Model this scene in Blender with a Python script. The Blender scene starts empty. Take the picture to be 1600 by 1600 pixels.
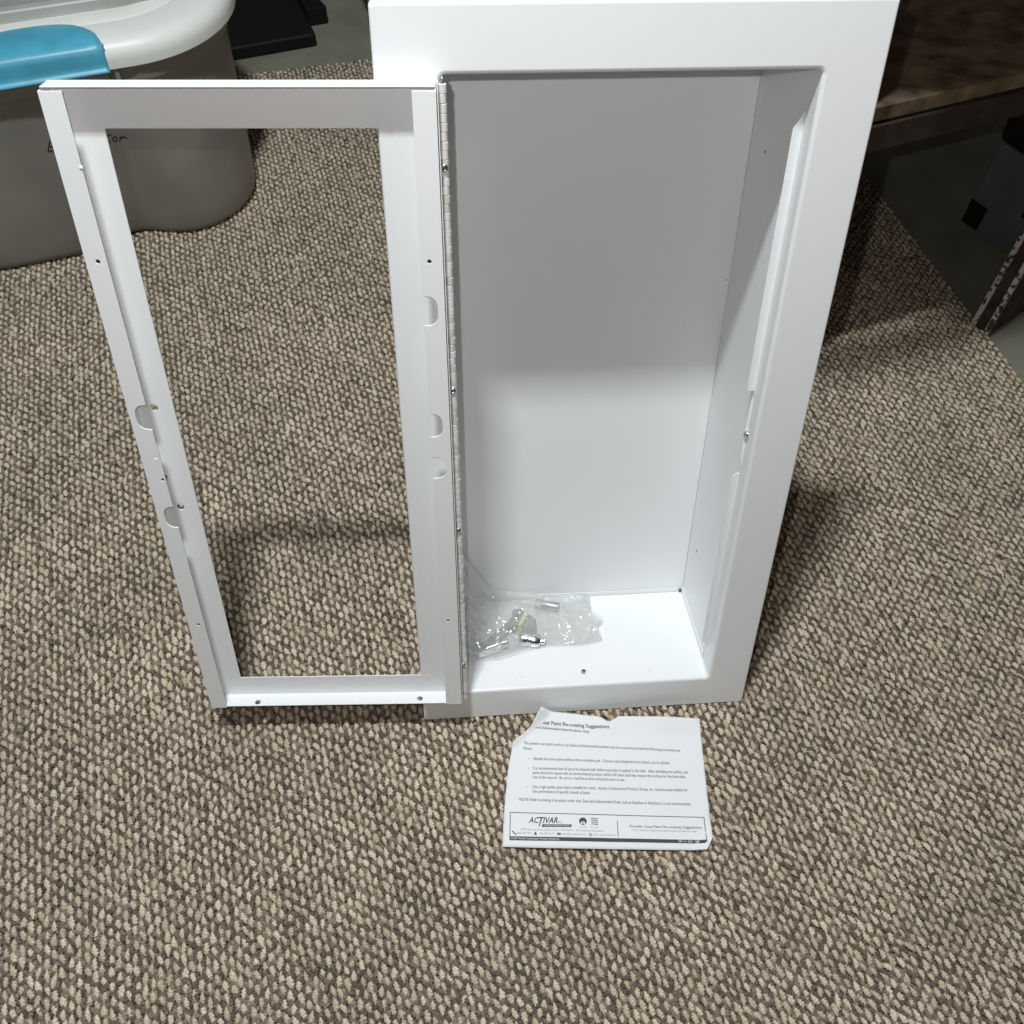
import bpy, bmesh, math, random
import numpy as np
from mathutils import Vector, Matrix, noise
from mathutils.geometry import delaunay_2d_cdt
random.seed(7); rng = np.random.default_rng(7)
S = bpy.context.scene
COL = S.collection

# ------------------------------------------------------------------ camera
TH, RL = 0.95823, 0.04947
F_PX = 1515.15
C0 = Vector((0.04317, -0.43075, 1.00205))
fw = Vector((0, math.cos(TH), -math.sin(TH))); rt = Vector((1, 0, 0)); up = Vector((0, math.sin(TH), math.cos(TH)))
rt2 = rt*math.cos(RL) + up*math.sin(RL); up2 = up*math.cos(RL) - rt*math.sin(RL)
cd = bpy.data.cameras.new('camera'); cam = bpy.data.objects.new('camera', cd); COL.objects.link(cam)
cd.sensor_width = 36; cd.sensor_fit = 'HORIZONTAL'; cd.lens = 36*F_PX/1600
cd.shift_x = -3.48/1600; cd.shift_y = 8.13/1600; cd.clip_start = 0.02; cd.clip_end = 60
m = Matrix((rt2, up2, -fw)).transposed().to_4x4(); m.translation = C0
cam.matrix_world = m
S.camera = cam

# ------------------------------------------------------------------ world and lamps (an indoor room)
w = bpy.data.worlds.new('World'); S.world = w; w.use_nodes = True
bg = w.node_tree.nodes['Background']; bg.inputs[0].default_value = (1.0, 0.985, 0.97, 1); bg.inputs[1].default_value = 0.045

def lamp(name, loc, power, radius, col):
    l = bpy.data.lights.new(name, 'POINT'); l.energy = power; l.shadow_soft_size = radius; l.color = col
    o = bpy.data.objects.new(name, l); COL.objects.link(o); o.location = loc
    return o
al = bpy.data.lights.new('ceiling_tube_light', 'AREA'); al.shape = 'RECTANGLE'; al.size = 0.17; al.size_y = 0.085; al.energy = 36.0; al.color = (0.945, 0.995, 1.0)
ao = bpy.data.objects.new('ceiling_tube_light', al); COL.objects.link(ao); ao.location = (-0.18, 0.0, 2.2)
lamp('phone_flash', C0 + rt2*-0.028 + up2*0.028, 7.6, 0.004, (1.0, 0.95, 0.92))
lamp('side_lamp', (2.6, -0.65, 1.9), 11, 0.04, (1.0, 0.80, 0.58))
S.view_settings.view_transform = 'Standard'; S.view_settings.look = 'None'
S.view_settings.exposure = 0.0; S.view_settings.gamma = 1

# ------------------------------------------------------------------ material helpers
def mat(name, col, rough=0.5, metal=0.0, spec=0.5, **kw):
    m = bpy.data.materials.new(name); m.use_nodes = True
    b = m.node_tree.nodes['Principled BSDF']
    b.inputs['Base Color'].default_value = (*col, 1); b.inputs['Roughness'].default_value = rough
    b.inputs['Metallic'].default_value = metal; b.inputs['Specular IOR Level'].default_value = spec
    for k, v in kw.items(): b.inputs[k.replace('_', ' ')].default_value = v
    return m
def N(m, t, **kw):
    n = m.node_tree.nodes.new(t)
    for k, v in kw.items(): setattr(n, k, v)
    return n
def L(m, a, b): m.node_tree.links.new(a, b)
def add_bump(m, scale, strength, dist, coord='Object', detail=4):
    b = m.node_tree.nodes['Principled BSDF']
    tc = N(m, 'ShaderNodeTexCoord'); t = N(m, 'ShaderNodeTexNoise'); bp = N(m, 'ShaderNodeBump')
    t.inputs['Scale'].default_value = scale; t.inputs['Detail'].default_value = detail
    bp.inputs['Strength'].default_value = strength; bp.inputs['Distance'].default_value = dist
    L(m, tc.outputs[coord], t.inputs['Vector']); L(m, t.outputs['Fac'], bp.inputs['Height']); L(m, bp.outputs[0], b.inputs['Normal'])
    return t
def vary(m, c1, c2, scale, coord='Object', lo=0.35, hi=0.65, detail=5, stretch=None):
    b = m.node_tree.nodes['Principled BSDF']
    tc = N(m, 'ShaderNodeTexCoord'); t = N(m, 'ShaderNodeTexNoise'); r = N(m, 'ShaderNodeValToRGB')
    t.inputs['Scale'].default_value = scale; t.inputs['Detail'].default_value = detail
    r.color_ramp.elements[0].position = lo; r.color_ramp.elements[1].position = hi
    r.color_ramp.elements[0].color = (*c1, 1); r.color_ramp.elements[1].color = (*c2, 1)
    src = tc.outputs[coord]
    if stretch:
        mp = N(m, 'ShaderNodeMapping'); mp.inputs['Scale'].default_value = stretch; mp.inputs['Rotation'].default_value = (0, 0, -0.43)
        L(m, src, mp.inputs[0]); src = mp.outputs[0]
    L(m, src, t.inputs['Vector']); L(m, t.outputs['Fac'], r.inputs[0]); L(m, r.outputs[0], b.inputs['Base Color'])
    return r

POWDER = mat('white_powder_coat', (0.83, 0.85, 0.865), 0.34, spec=0.5)
def _powder():
    m = POWDER; b = m.node_tree.nodes['Principled BSDF']
    tc = N(m, 'ShaderNodeTexCoord')
    t = N(m, 'ShaderNodeTexNoise'); t.inputs['Scale'].default_value = 420; t.inputs['Detail'].default_value = 2
    bp = N(m, 'ShaderNodeBump'); bp.inputs['Strength'].default_value = 0.06; bp.inputs['Distance'].default_value = 0.0006
    L(m, tc.outputs['Object'], t.inputs['Vector']); L(m, t.outputs['Fac'], bp.inputs['Height']); L(m, bp.outputs[0], b.inputs['Normal'])
    # tiny dirt specks and faint handling smudges
    v = N(m, 'ShaderNodeTexVoronoi'); v.inputs['Scale'].default_value = 26
    L(m, tc.outputs['Object'], v.inputs['Vector'])
    lt = N(m, 'ShaderNodeMath', operation='LESS_THAN'); lt.inputs[1].default_value = 0.021
    L(m, v.outputs['Distance'], lt.inputs[0])
    sp = N(m, 'ShaderNodeSeparateColor'); L(m, v.outputs['Color'], sp.inputs[0])
    g = N(m, 'ShaderNodeMath', operation='GREATER_THAN'); g.inputs[1].default_value = 0.72; L(m, sp.outputs[0], g.inputs[0])
    mu = N(m, 'ShaderNodeMath', operation='MULTIPLY'); L(m, lt.outputs[0], mu.inputs[0]); L(m, g.outputs[0], mu.inputs[1])
    s2 = N(m, 'ShaderNodeTexNoise'); s2.inputs['Scale'].default_value = 9; s2.inputs['Detail'].default_value = 6
    L(m, tc.outputs['Object'], s2.inputs['Vector'])
    rr = N(m, 'ShaderNodeMapRange'); rr.inputs['From Min'].default_value = 0.3; rr.inputs['From Max'].default_value = 0.7
    rr.inputs['To Min'].default_value = 0.29; rr.inputs['To Max'].default_value = 0.40
    L(m, s2.outputs['Fac'], rr.inputs['Value']); L(m, rr.outputs[0], b.inputs['Roughness'])
    mx = N(m, 'ShaderNodeMix', data_type='RGBA'); mx.inputs[6].default_value = (0.83, 0.85, 0.865, 1); mx.inputs[7].default_value = (0.42, 0.40, 0.36, 1)
    L(m, mu.outputs[0], mx.inputs[0]); L(m, mx.outputs[2], b.inputs['Base Color'])
_powder()
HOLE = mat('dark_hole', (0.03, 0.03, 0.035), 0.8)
CHROME = mat('bright_zinc', (0.75, 0.76, 0.78), 0.18, 1.0)
ZINC = mat('dull_zinc', (0.42, 0.44, 0.46), 0.35, 1.0); add_bump(ZINC, 900, 0.2, 0.0003)
HINGE = mat('painted_hinge', (0.70, 0.70, 0.69), 0.38); add_bump(HINGE, 600, 0.15, 0.0004)
HINGE2 = mat('painted_hinge_worn', (0.60, 0.575, 0.545), 0.42)

# ------------------------------------------------------------------ object helpers
def mesh(name, verts, faces, smooth=False):
    me = bpy.data.meshes.new(name); me.from_pydata([tuple(v) for v in verts], [], faces); me.validate(); me.update()
    if smooth:
        for p in me.polygons: p.use_smooth = True
    return me
def obj(name, me, m=None, parent=None, bevel=0, seg=2, kind=None, label=None, smooth=False):
    o = bpy.data.objects.new(name, me); COL.objects.link(o)
    if m is not None and len(me.materials) == 0: me.materials.append(m)
    if parent is not None: o.parent = parent
    if bevel:
        b = o.modifiers.new('bevel', 'BEVEL'); b.width = bevel; b.segments = seg; b.limit_method = 'ANGLE'; b.angle_limit = math.radians(40); b.harden_normals = True
    if smooth or bevel:
        for p in me.polygons: p.use_smooth = True
        try: me.set_sharp_from_angle(angle=math.radians(35))
        except Exception: pass
    if kind: o['kind'] = kind
    if label: o['label'] = label
    return o
def thing(name, label, cat, matrix=None, group=None):
    o = bpy.data.objects.new(name, None); COL.objects.link(o); o.empty_display_size = 0.05
    if matrix is not None: o.matrix_world = matrix
    o['label'] = label; o['category'] = cat
    if group: o['group'] = group
    return o
def boxdata(x0, x1, y0, y1, z0, z1):
    v = [(x, y, z) for z in (z0, z1) for y in (y0, y1) for x in (x0, x1)]
    f = [(0, 2, 3, 1), (4, 5, 7, 6), (0, 1, 5, 4), (2, 6, 7, 3), (0, 4, 6, 2), (1, 3, 7, 5)]
    return v, f
def join(parts):
    V, Fc = [], []
    for v, f in parts:
        n = len(V); V += list(v); Fc += [tuple(i+n for i in q) for q in f]
    return V, Fc
def hexa(p):   # 8 points, bottom 4 then top 4, same winding
    return list(p), [(0, 3, 2, 1), (4, 5, 6, 7), (0, 1, 5, 4), (1, 2, 6, 5), (2, 3, 7, 6), (3, 0, 4, 7)]
def circle(cx, cy, r, n=20, rev=False):
    pts = [(cx + r*math.cos(2*math.pi*i/n), cy + r*math.sin(2*math.pi*i/n)) for i in range(n)]
    return pts[::-1] if rev else pts
def plate(outer, holes, t, fn):
    """flat plate of thickness t cut from a polygon with holes; fn(a, b, depth) maps it into place"""
    pts = [Vector(p) for p in outer]; edges = [(i, (i+1) % len(outer)) for i in range(len(outer))]; loops = [list(range(len(outer)))]
    for h in holes:
        n = len(pts); pts += [Vector(p) for p in h]; k = len(h)
        edges += [(n+i, n+(i+1) % k) for i in range(k)]; loops.append([n+i for i in range(k)])
    vo, eo, fo, _, _, _ = delaunay_2d_cdt(pts, edges, [], 0, 1e-7)
    vo = [tuple(v) for v in vo]
    def inside(p, poly):
        c = False; j = len(poly)-1
        for i in range(len(poly)):
            a, b = poly[i], poly[j]
            if (a[1] > p[1]) != (b[1] > p[1]) and p[0] < (b[0]-a[0])*(p[1]-a[1])/(b[1]-a[1]) + a[0]: c = not c
            j = i
        return c
    tri = []
    for f in fo:
        c = (sum(vo[i][0] for i in f)/3, sum(vo[i][1] for i in f)/3)
        if inside(c, outer) and not any(inside(c, h) for h in holes): tri.append(tuple(f))
    n = len(vo)
    V = [fn(a, b, 0) for a, b in vo] + [fn(a, b, t) for a, b in vo]
    Fc = list(tri) + [tuple(i+n for i in f[::-1]) for f in tri]
    from collections import Counter
    ec = Counter()
    for f in tri:
        for i in range(3): ec[(f[i], f[(i+1) % 3])] += 1
    for (a, b) in ec:
        if (b, a) not in ec: Fc.append((b, a, a+n, b+n))
    return V, Fc
def fix(me):
    bm = bmesh.new(); bm.from_mesh(me); bmesh.ops.remove_doubles(bm, verts=bm.verts, dist=1e-7)
    bmesh.ops.recalc_face_normals(bm, faces=bm.faces); bm.to_mesh(me); bm.free(); return me
def sweep_tube(path, r, n=8, caps=True):
    V, Fc = [], []
    for i, p in enumerate(path):
        p = Vector(p); a = Vector(path[max(i-1, 0)]); b = Vector(path[min(i+1, len(path)-1)]); d = (b-a).normalized()
        u = d.orthogonal().normalized() if i == 0 else (u - d*u.dot(d)).normalized()
        v = d.cross(u); rr = r[i] if hasattr(r, '__len__') else r
        V += [p + (u*math.cos(2*math.pi*k/n) + v*math.sin(2*math.pi*k/n))*rr for k in range(n)]
    for i in range(len(path)-1):
        for k in range(n): Fc.append((i*n+k, i*n+(k+1) % n, (i+1)*n+(k+1) % n, (i+1)*n+k))
    if caps: Fc += [tuple(range(n))[::-1], tuple((len(path)-1)*n+k for k in range(n))]
    return V, Fc
def lathe(profile, n, base, axis, ref=None):
    """profile (r, h) turned about axis from base"""
    ax = Vector(axis).normalized(); u = (Vector(ref) if ref else ax.orthogonal()).normalized(); v = ax.cross(u); V, Fc = [], []
    for r, h in profile:
        V += [Vector(base) + ax*h + (u*math.cos(2*math.pi*k/n) + v*math.sin(2*math.pi*k/n))*r for k in range(n)]
    for i in range(len(profile)-1):
        for k in range(n): Fc.append((i*n+k, i*n+(k+1) % n, (i+1)*n+(k+1) % n, (i+1)*n+k))
    Fc += [tuple(range(n))[::-1], tuple((len(profile)-1)*n+k for k in range(n))]
    return V, Fc
def rrect(x0, x1, y0, y1, r, n=6):
    P = []
    for cx, cy, a0 in ((x1-r, y1-r, 0), (x0+r, y1-r, 90), (x0+r, y0+r, 180), (x1-r, y0+r, 270)):
        for k in range(n+1):
            a = math.radians(a0 + 90*k/n); P.append((cx + r*math.cos(a), cy + r*math.sin(a)))
    return P
def loft(rings, close_profile=False, cap0=False, cap1=False):
    n = len(rings[0]); V = [v for r in rings for v in r]; Fc = []
    R = len(rings)
    for i in range(R if close_profile else R-1):
        j = (i+1) % R
        for k in range(n): Fc.append((i*n+k, i*n+(k+1) % n, j*n+(k+1) % n, j*n+k))
    if cap0: Fc.append(tuple(range(n))[::-1])
    if cap1: Fc.append(tuple((R-1)*n+k for k in range(n)))
    return V, Fc

# ------------------------------------------------------------------ THE SETTING: concrete floor
CONC = mat('concrete', (0.22, 0.22, 0.17), 0.75)
vary(CONC, (0.16, 0.16, 0.125), (0.27, 0.268, 0.205), 7, lo=0.3, hi=0.7, detail=9)
add_bump(CONC, 60, 0.25, 0.002)
V, Fc = [], []
GN = 60
for j in range(GN+1):
    for i in range(GN+1):
        x = -6 + 12*i/GN; y = -4 + 12*j/GN
        V.append((x, y, -0.0125 + 0.0012*noise.noise(Vector((x*3, y*3, 0)))))
for j in range(GN):
    for i in range(GN): a = j*(GN+1)+i; Fc.append((a, a+1, a+GN+2, a+GN+1))
obj('floor', mesh('floor', V, Fc, True), CONC, kind='structure')

# ------------------------------------------------------------------ THE RUG: looped berber pile on a backing
G = math.radians(17.5)                         # the tufting rows run this much left of +y
ga = Vector((-math.sin(G), math.cos(G)))       # along the rows
gc = Vector((math.cos(G), math.sin(G)))        # across the rows
rugc = Vector((0.451, 1.533))                  # far right corner
rug = thing('rug', 'beige and brown looped berber rug under the white cabinet', 'rug')
def in_rug(x, y, e=0.0):
    d = Vector((x, y)) - rugc
    return d.dot(gc) < e and d.dot(ga) < e
q = [rugc, rugc - gc*2.6, rugc - gc*2.6 - ga*2.9, rugc - ga*2.9]
V, Fc = hexa([(p.x, p.y, -0.011) for p in q] + [(p.x, p.y, -0.0062) for p in q])
BACK = mat('rug_backing', (0.07, 0.055, 0.043), 0.95)
vary(BACK, (0.09, 0.066, 0.050), (0.15, 0.115, 0.085), 220)
obj('backing', mesh('backing', V, Fc), BACK, rug)

def yarn(name, c1, c2, c3):
    m = mat(name, c1, 0.92, spec=0.15, Sheen_Weight=0.12)
    b = m.node_tree.nodes['Principled BSDF']
    oi = N(m, 'ShaderNodeObjectInfo'); r = N(m, 'ShaderNodeValToRGB')
    r.color_ramp.elements[0].color = (*c1, 1); r.color_ramp.elements[1].color = (*c3, 1)
    e = r.color_ramp.elements.new(0.55); e.color = (*c2, 1)
    L(m, oi.outputs['Random'], r.inputs[0])
    tc = N(m, 'ShaderNodeTexCoord'); wv = N(m, 'ShaderNodeTexWave'); wv.inputs['Scale'].default_value = 1.7
    wv.bands_direction = 'DIAGONAL'; wv.inputs['Distortion'].default_value = 2.2; wv.inputs['Detail'].default_value = 2
    L(m, tc.outputs['Generated'], wv.inputs['Vector'])
    mr = N(m, 'ShaderNodeMapRange'); mr.inputs['To Min'].default_value = 0.70; mr.inputs['To Max'].default_value = 1.10
    L(m, wv.outputs['Fac'], mr.inputs['Value'])
    pn = N(m, 'ShaderNodeTexNoise'); pn.inputs['Scale'].default_value = 6.5; pn.inputs['Detail'].default_value = 7; L(m, oi.outputs['Location'], pn.inputs['Vector'])
    pr_ = N(m, 'ShaderNodeMapRange'); pr_.inputs['From Min'].default_value = 0.3; pr_.inputs['From Max'].default_value = 0.7; pr_.inputs['To Min'].default_value = 0.86; pr_.inputs['To Max'].default_value = 1.12
    L(m, pn.outputs['Fac'], pr_.inputs['Value']); pm_ = N(m, 'ShaderNodeMath', operation='MULTIPLY'); L(m, pr_.outputs[0], pm_.inputs[0]); L(m, mr.outputs[0], pm_.inputs[1])
    mx = N(m, 'ShaderNodeMix', data_type='RGBA', blend_type='MULTIPLY'); mx.inputs[0].default_value = 1
    L(m, r.outputs[0], mx.inputs[6]); L(m, pm_.outputs[0], mx.inputs[7])
    L(m, mx.outputs[2], b.inputs['Base Color'])
    return m
LIGHTY = yarn('beige_yarn', (0.53, 0.445, 0.33), (0.63, 0.54, 0.405), (0.74, 0.65, 0.50))
DARKY = yarn('brown_yarn', (0.135, 0.102, 0.081), (0.210, 0.163, 0.129), (0.33, 0.265, 0.205))

def tuft(seed, length, width, height, taper, ridges):
    """one yarn loop: a low bean with twisted plies"""
    r = random.Random(seed); V, Fc = [], []; A, B = 22, 10
    for i in range(A+1):
        t = i/A; s = math.sin(math.pi*min(max(t, 0.03), 0.97)**(0.85 if taper > 0 else 1.15))**0.85
        wdt = width*s*(1 - taper*(t-0.5)*1.5)
        for k in range(B):
            a = 2*math.pi*k/B
            rad = 1 + 0.20*math.sin(ridges*2*math.pi*t + a + seed) + r.uniform(-0.06, 0.06)
            V.append(((math.cos(a)*wdt/2*rad) + 0.0007*math.sin(3*t+seed), (t-0.5)*length, math.sin(a)*height/2*s*rad + height*0.35*s))
    for i in range(A):
        for k in range(B): Fc.append((i*B+k, i*B+(k+1) % B, (i+1)*B+(k+1) % B, (i+1)*B+k))
    Fc += [tuple(range(B)), tuple(A*B+k for k in range(B))[::-1]]
    return V, Fc
def pile(name, m, protos, pts, rots, scls, idx):
    """all loops of one yarn as instances on one point mesh"""
    coll = []
    for i, (v, f) in enumerate(protos):
        me = mesh(name + '_yarn', v, f, True); me.materials.append(m); coll.append(bpy.data.objects.new(name + '_yarn', me))
    me = bpy.data.meshes.new(name); me.vertices.add(len(pts)); me.vertices.foreach_set('co', np.asarray(pts, dtype=np.float32).ravel())
    a = me.attributes.new('rot', 'FLOAT_VECTOR', 'POINT'); a.data.foreach_set('vector', np.asarray(rots, dtype=np.float32).ravel())
    a = me.attributes.new('scl', 'FLOAT_VECTOR', 'POINT'); a.data.foreach_set('vector', np.asarray(scls, dtype=np.float32).ravel())
    a = me.attributes.new('idx', 'INT', 'POINT'); a.data.foreach_set('value', np.asarray(idx, dtype=np.int32))
    me.update(); me.materials.append(m)
    o = bpy.data.objects.new(name, me); COL.objects.link(o); o.parent = rug; o['kind'] = 'stuff'
    g = bpy.data.node_groups.new(name, 'GeometryNodeTree')
    g.interface.new_socket('Geometry', in_out='INPUT', socket_type='NodeSocketGeometry')
    g.interface.new_socket('Geometry', in_out='OUTPUT', socket_type='NodeSocketGeometry')
    gi = g.nodes.new('NodeGroupInput'); go = g.nodes.new('NodeGroupOutput'); ip = g.nodes.new('GeometryNodeInstanceOnPoints')
    gg = g.nodes.new('GeometryNodeGeometryToInstance')
    for ob in reversed(coll):
        oi = g.nodes.new('GeometryNodeObjectInfo'); oi.inputs['Object'].default_value = ob; oi.inputs['As Instance'].default_value = False
        g.links.new(oi.outputs['Geometry'], gg.inputs[0])
    g.links.new(gi.outputs[0], ip.inputs['Points']); g.links.new(gg.outputs[0], ip.inputs['Instance'])
    ip.inputs['Pick Instance'].default_value = True
    for nm, sock, typ in (('rot', 'Rotation', 'FLOAT_VECTOR'), ('scl', 'Scale', 'FLOAT_VECTOR'), ('idx', 'Instance Index', 'INT')):
        na = g.nodes.new('GeometryNodeInputNamedAttribute'); na.data_type = typ; na.inputs['Name'].default_value = nm
        g.links.new([s for s in na.outputs if s.enabled][0], ip.inputs[sock])
    g.links.new(ip.outputs[0], go.inputs[0])
    md = o.modifiers.new('pile', 'NODES'); md.node_group = g
    return o
A0, CR = 0.0124, 0.0073       # pitch along and across the rows
CINV = (Matrix.Rotation(0.11573, 4, 'Z') @ Matrix.Rotation(-0.29098, 4, 'X')).inverted()
def under(x, y):
    q_ = CINV @ Vector((x, y, 0)); return -0.002 < q_.x < 0.275 and 0.055 < q_.y < 0.150
lp, lr, ls, li, dp, dr, ds, di = [], [], [], [], [], [], [], []
XL = (-1.02, 0.85)
na_ = int(2.0/A0); nc_ = int(2.1/CR)
for c in range(nc_):
    for a in range(na_):
        s = -c*CR - 0.002; t = -a*A0 - (0.5*A0 if c % 2 else 0) - 0.003
        w1 = 0.0012*noise.noise(Vector((s*9, t*9, 1))) + 0.0005*noise.noise(Vector((s*31, t*31, 4)))
        p = rugc + gc*(s + w1) + ga*(t + w1)
        # keep what the lens can see, with a margin
        if under(p.x, p.y): continue
        if p.y < -0.44 or p.y > 1.62 or abs(p.x - 0.05) > 0.60 + 0.37*(p.y + 0.44): continue
        jx, jy = rng.normal(0, 0.00042, 2)
        if rng.random() < 2:
            lp.append((p.x+jx, p.y+jy, -0.0036 + rng.normal(0, 0.0005)))
            lr.append((rng.normal(0, 0.14), rng.normal(0, 0.14), G + rng.normal(0.03, 0.15)))
            k = rng.uniform(0.88, 1.08); ls.append((k*rng.uniform(0.88, 1.14), k*rng.uniform(0.86, 1.14), rng.uniform(0.9, 1.1))); li.append(rng.integers(0, 4))
        else:
            dp.append((p.x+jx, p.y+jy, -0.0042)); dr.append((0, 0, rng.uniform(0, 6.28))); ds.append((1.2, 1.2, 1)); di.append(rng.integers(0, 3))
        for (oc, oa, dz) in ((0.50, 0.24, 0.0002), (0.48, -0.26, 0.0), (0.03, 0.50, 0.0002)):
            
            pp = p + gc*(oc*CR + rng.normal(0, 0.0007)) + ga*(oa*A0 + rng.normal(0, 0.0008))
            if not in_rug(pp.x, pp.y, 0.001): continue
            dp.append((pp.x, pp.y, -0.0048 + dz + rng.normal(0, 0.0005)))
            dr.append((rng.normal(0, 0.2), rng.normal(0, 0.2), G + rng.normal(0.25, 0.40)))
            k = rng.uniform(0.8, 1.2); ds.append((k, k*rng.uniform(0.85, 1.2), k)); di.append(rng.integers(0, 3))
pile('beige_loop_pile', LIGHTY, [tuft(i, 0.0141, 0.0056, 0.0050, tp, rd) for i, (tp, rd) in enumerate(((0.45, 4.5), (-0.35, 5), (0.2, 4), (0.6, 5.5)))], lp, lr, ls, li)
pile('brown_loop_pile', DARKY, [tuft(i+9, 0.0084, 0.0046, 0.0052, 0.2, 3.5) for i in range(3)], dp, dr, ds, di)
# frayed backing threads along the cut right and far edges
V, Fc = [], []
for i in range(1500):
    if i < 900: t = rng.uniform(-1.35, 0.0); b = rugc + ga*t; out = gc
    else: t = rng.uniform(-1.1, 0.0); b = rugc + gc*t; out = ga
    d = (out + (ga if out is gc else gc)*rng.normal(0, 0.5)).normalized(); ln = rng.uniform(0.003, 0.011); z = rng.uniform(-0.0095, -0.006)
    sd = Vector((-d.y, d.x))*0.00035; n = len(V); b = b - out*0.003; e = b + d*ln
    V += [(b.x-sd.x, b.y-sd.y, z), (b.x+sd.x, b.y+sd.y, z), (e.x+sd.x, e.y+sd.y, -0.0100), (e.x-sd.x, e.y-sd.y, -0.0100)]
    V += [(x, y, zz+0.0006) for x, y, zz in V[-4:]]
    Fc += [tuple(k+n for k in f) for f in hexa([0]*8)[1]]
obj('frayed_threads', mesh('frayed_threads', V, Fc), mat('jute', (0.40, 0.36, 0.27), 0.9), rug, kind='stuff')

V, Fc = [], []
for i in range(420):
    x, y = rng.uniform(-0.9, 0.75), rng.uniform(-0.40, 1.25)
    if not in_rug(x, y, -0.01): continue
    a_ = rng.uniform(0, 6.28); cv = rng.normal(0, 0.9); ln2 = rng.uniform(0.002, 0.007); path = []
    for k in range(5):
        path.append((x, y, 0.0006 + 0.0008*math.sin(k*1.3))); x += math.cos(a_)*ln2/4; y += math.sin(a_)*ln2/4; a_ += cv/2
    v, f = sweep_tube(path, 0.00017, 4); n = len(V); V += v; Fc += [tuple(q_+n for q_ in ff) for ff in f]
obj('lint', mesh('lint', V, Fc), mat('lint_fibre', (0.62, 0.60, 0.54), 0.9), rug, kind='stuff')
# ------------------------------------------------------------------ THE CABINET
OW, HB, HO, HT, WL, WR, D = 0.2667, 0.0433, 0.6199, 0.0447, 0.0447, 0.0441, 0.1420
lean, yaw = 0.29098, 0.11573
Rz = Matrix.Rotation(yaw, 4, 'Z'); Rx = Matrix.Rotation(-lean, 4, 'X')
CAB = Rz @ Rx
cab = thing('wall_cabinet', 'white powder coated steel wall cabinet leaning back with its door swung open', 'cabinet', CAB)
ZB, ZT = HB, HB+HO
# trim frame: closed sheet-metal profile swept round the opening
prof = []                                       # (outward distance, y, corner radius)
def P(o, y, r): prof.append((o, y, r))
P(0.0, 0.026, 0.003)
for k in range(6):
    a = math.radians(90*k/5); P(0.0040*(1-math.cos(a)), 0.0040*(1-math.sin(a)), 0.0035 + 0.002*k/5)
P(0.012, 0.0, 0.004)
for o_ in (0.97,): P('o', o_, 0)
def ring(off, y, r, prev=None):
    # off: (left, right, bottom, top) offsets
    l, rr, b, t = off
    return [(x, y, z) for x, z in rrect(-l, OW+rr, ZB-b, ZT+t, max(r, 0.0006), 5)]
rings = []
rings.append(ring((0,)*4, 0.026, 0.004))
for k in range(6):
    a = math.radians(90*k/5); o_ = 0.0034*(1-math.cos(a)); y_ = 0.0034*(1-math.sin(a)); rings.append(ring((o_,)*4, y_, 0.0045 + o_*0.6))
def outer(dy, inset, r): return ring((WL-inset, WR-inset, HB-inset, HT-inset), dy, r)
rings.append(outer(0, 0.0022, 0.0022))
for k in range(1, 6):
    a = math.radians(90*k/5); rings.append(outer(0.0022*(1-math.cos(a)), 0.0022*(1-math.sin(a)), 0.0025))
rings.append(outer(0.0105, 0, 0.0025)); rings.append(outer(0.0105, 0.0012, 0.0015)); rings.append(outer(0.0016, 0.0013, 0.0015))
rings.append(ring((0.004,)*4, 0.0016, 0.005)); rings.append(ring((0.0014,)*4, 0.0045, 0.004)); rings.append(ring((0.0014,)*4, 0.026, 0.004))
V, Fc = loft(rings, close_profile=True)
tf = obj('trim_frame', fix(mesh('trim_frame', V, Fc)), POWDER, cab, smooth=True)
wn = tf.modifiers.new('wn', 'WEIGHTED_NORMAL'); wn.keep_sharp = True; wn.weight = 100
# tub panels (left side panel runs slanted to the narrower back)
TS = 0.0012
xl0, xl1 = 0.0004, -0.0020
def slab(name, pts, n, m=POWDER, par=None, bev=0.0003):
    pts = [Vector(p) for p in pts]; n = Vector(n)*TS
    V, Fc = hexa(pts + [p+n for p in pts]); return obj(name, fix(mesh(name, V, Fc)), m, par or cab, bevel=bev, seg=1)
zb, zt = ZB-0.0015, ZT+0.0015
slab('back_panel', [(xl1, D, zb), (OW+0.002, D, zb), (OW+0.002, D, zt), (xl1, D, zt)], (0, 1, 0))
slab('side_panel', [(xl1, 0.003, zb), (xl1, D, zb), (xl1, D, zt), (xl1, 0.003, zt)], (-1, 0, 0))
slab('side_panel', [(OW+0.002, 0.003, zb), (OW+0.002, D, zb), (OW+0.002, D, zt), (OW+0.002, 0.003, zt)], (1, 0, 0))
# bottom panel with screw hole region, top panel
bot = slab('bottom_panel', [(xl1, 0.003, zb), (OW+0.002, 0.003, zb), (OW+0.002, D, zb), (xl1, D, zb)], (0, 0, -1))
slab('top_panel', [(xl1, 0.003, zt), (OW+0.002, 0.003, zt), (OW+0.002, D, zt), (xl1, D, zt)], (0, 0, 1))
# weld seam beads and tabs
V, Fc = boxdata(OW+0.0004, OW+0.0018, 0.028, D-0.001, ZB-0.001, ZB+0.0065)
obj('seam_tab', mesh('seam_tab', V, Fc), POWDER, cab, bevel=0.0003, seg=1)
V, Fc = boxdata(xl1+0.002, OW-0.004, D-0.0016, D-0.0004, ZB-0.001, ZB+0.0045)
obj('seam_tab', mesh('seam_tab', V, Fc), POWDER, cab, bevel=0.0003, seg=1)
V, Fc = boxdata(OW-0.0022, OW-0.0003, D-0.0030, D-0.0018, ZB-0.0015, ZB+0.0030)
obj('corner_relief', mesh('corner_relief', V, Fc), HOLE, cab)
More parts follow.
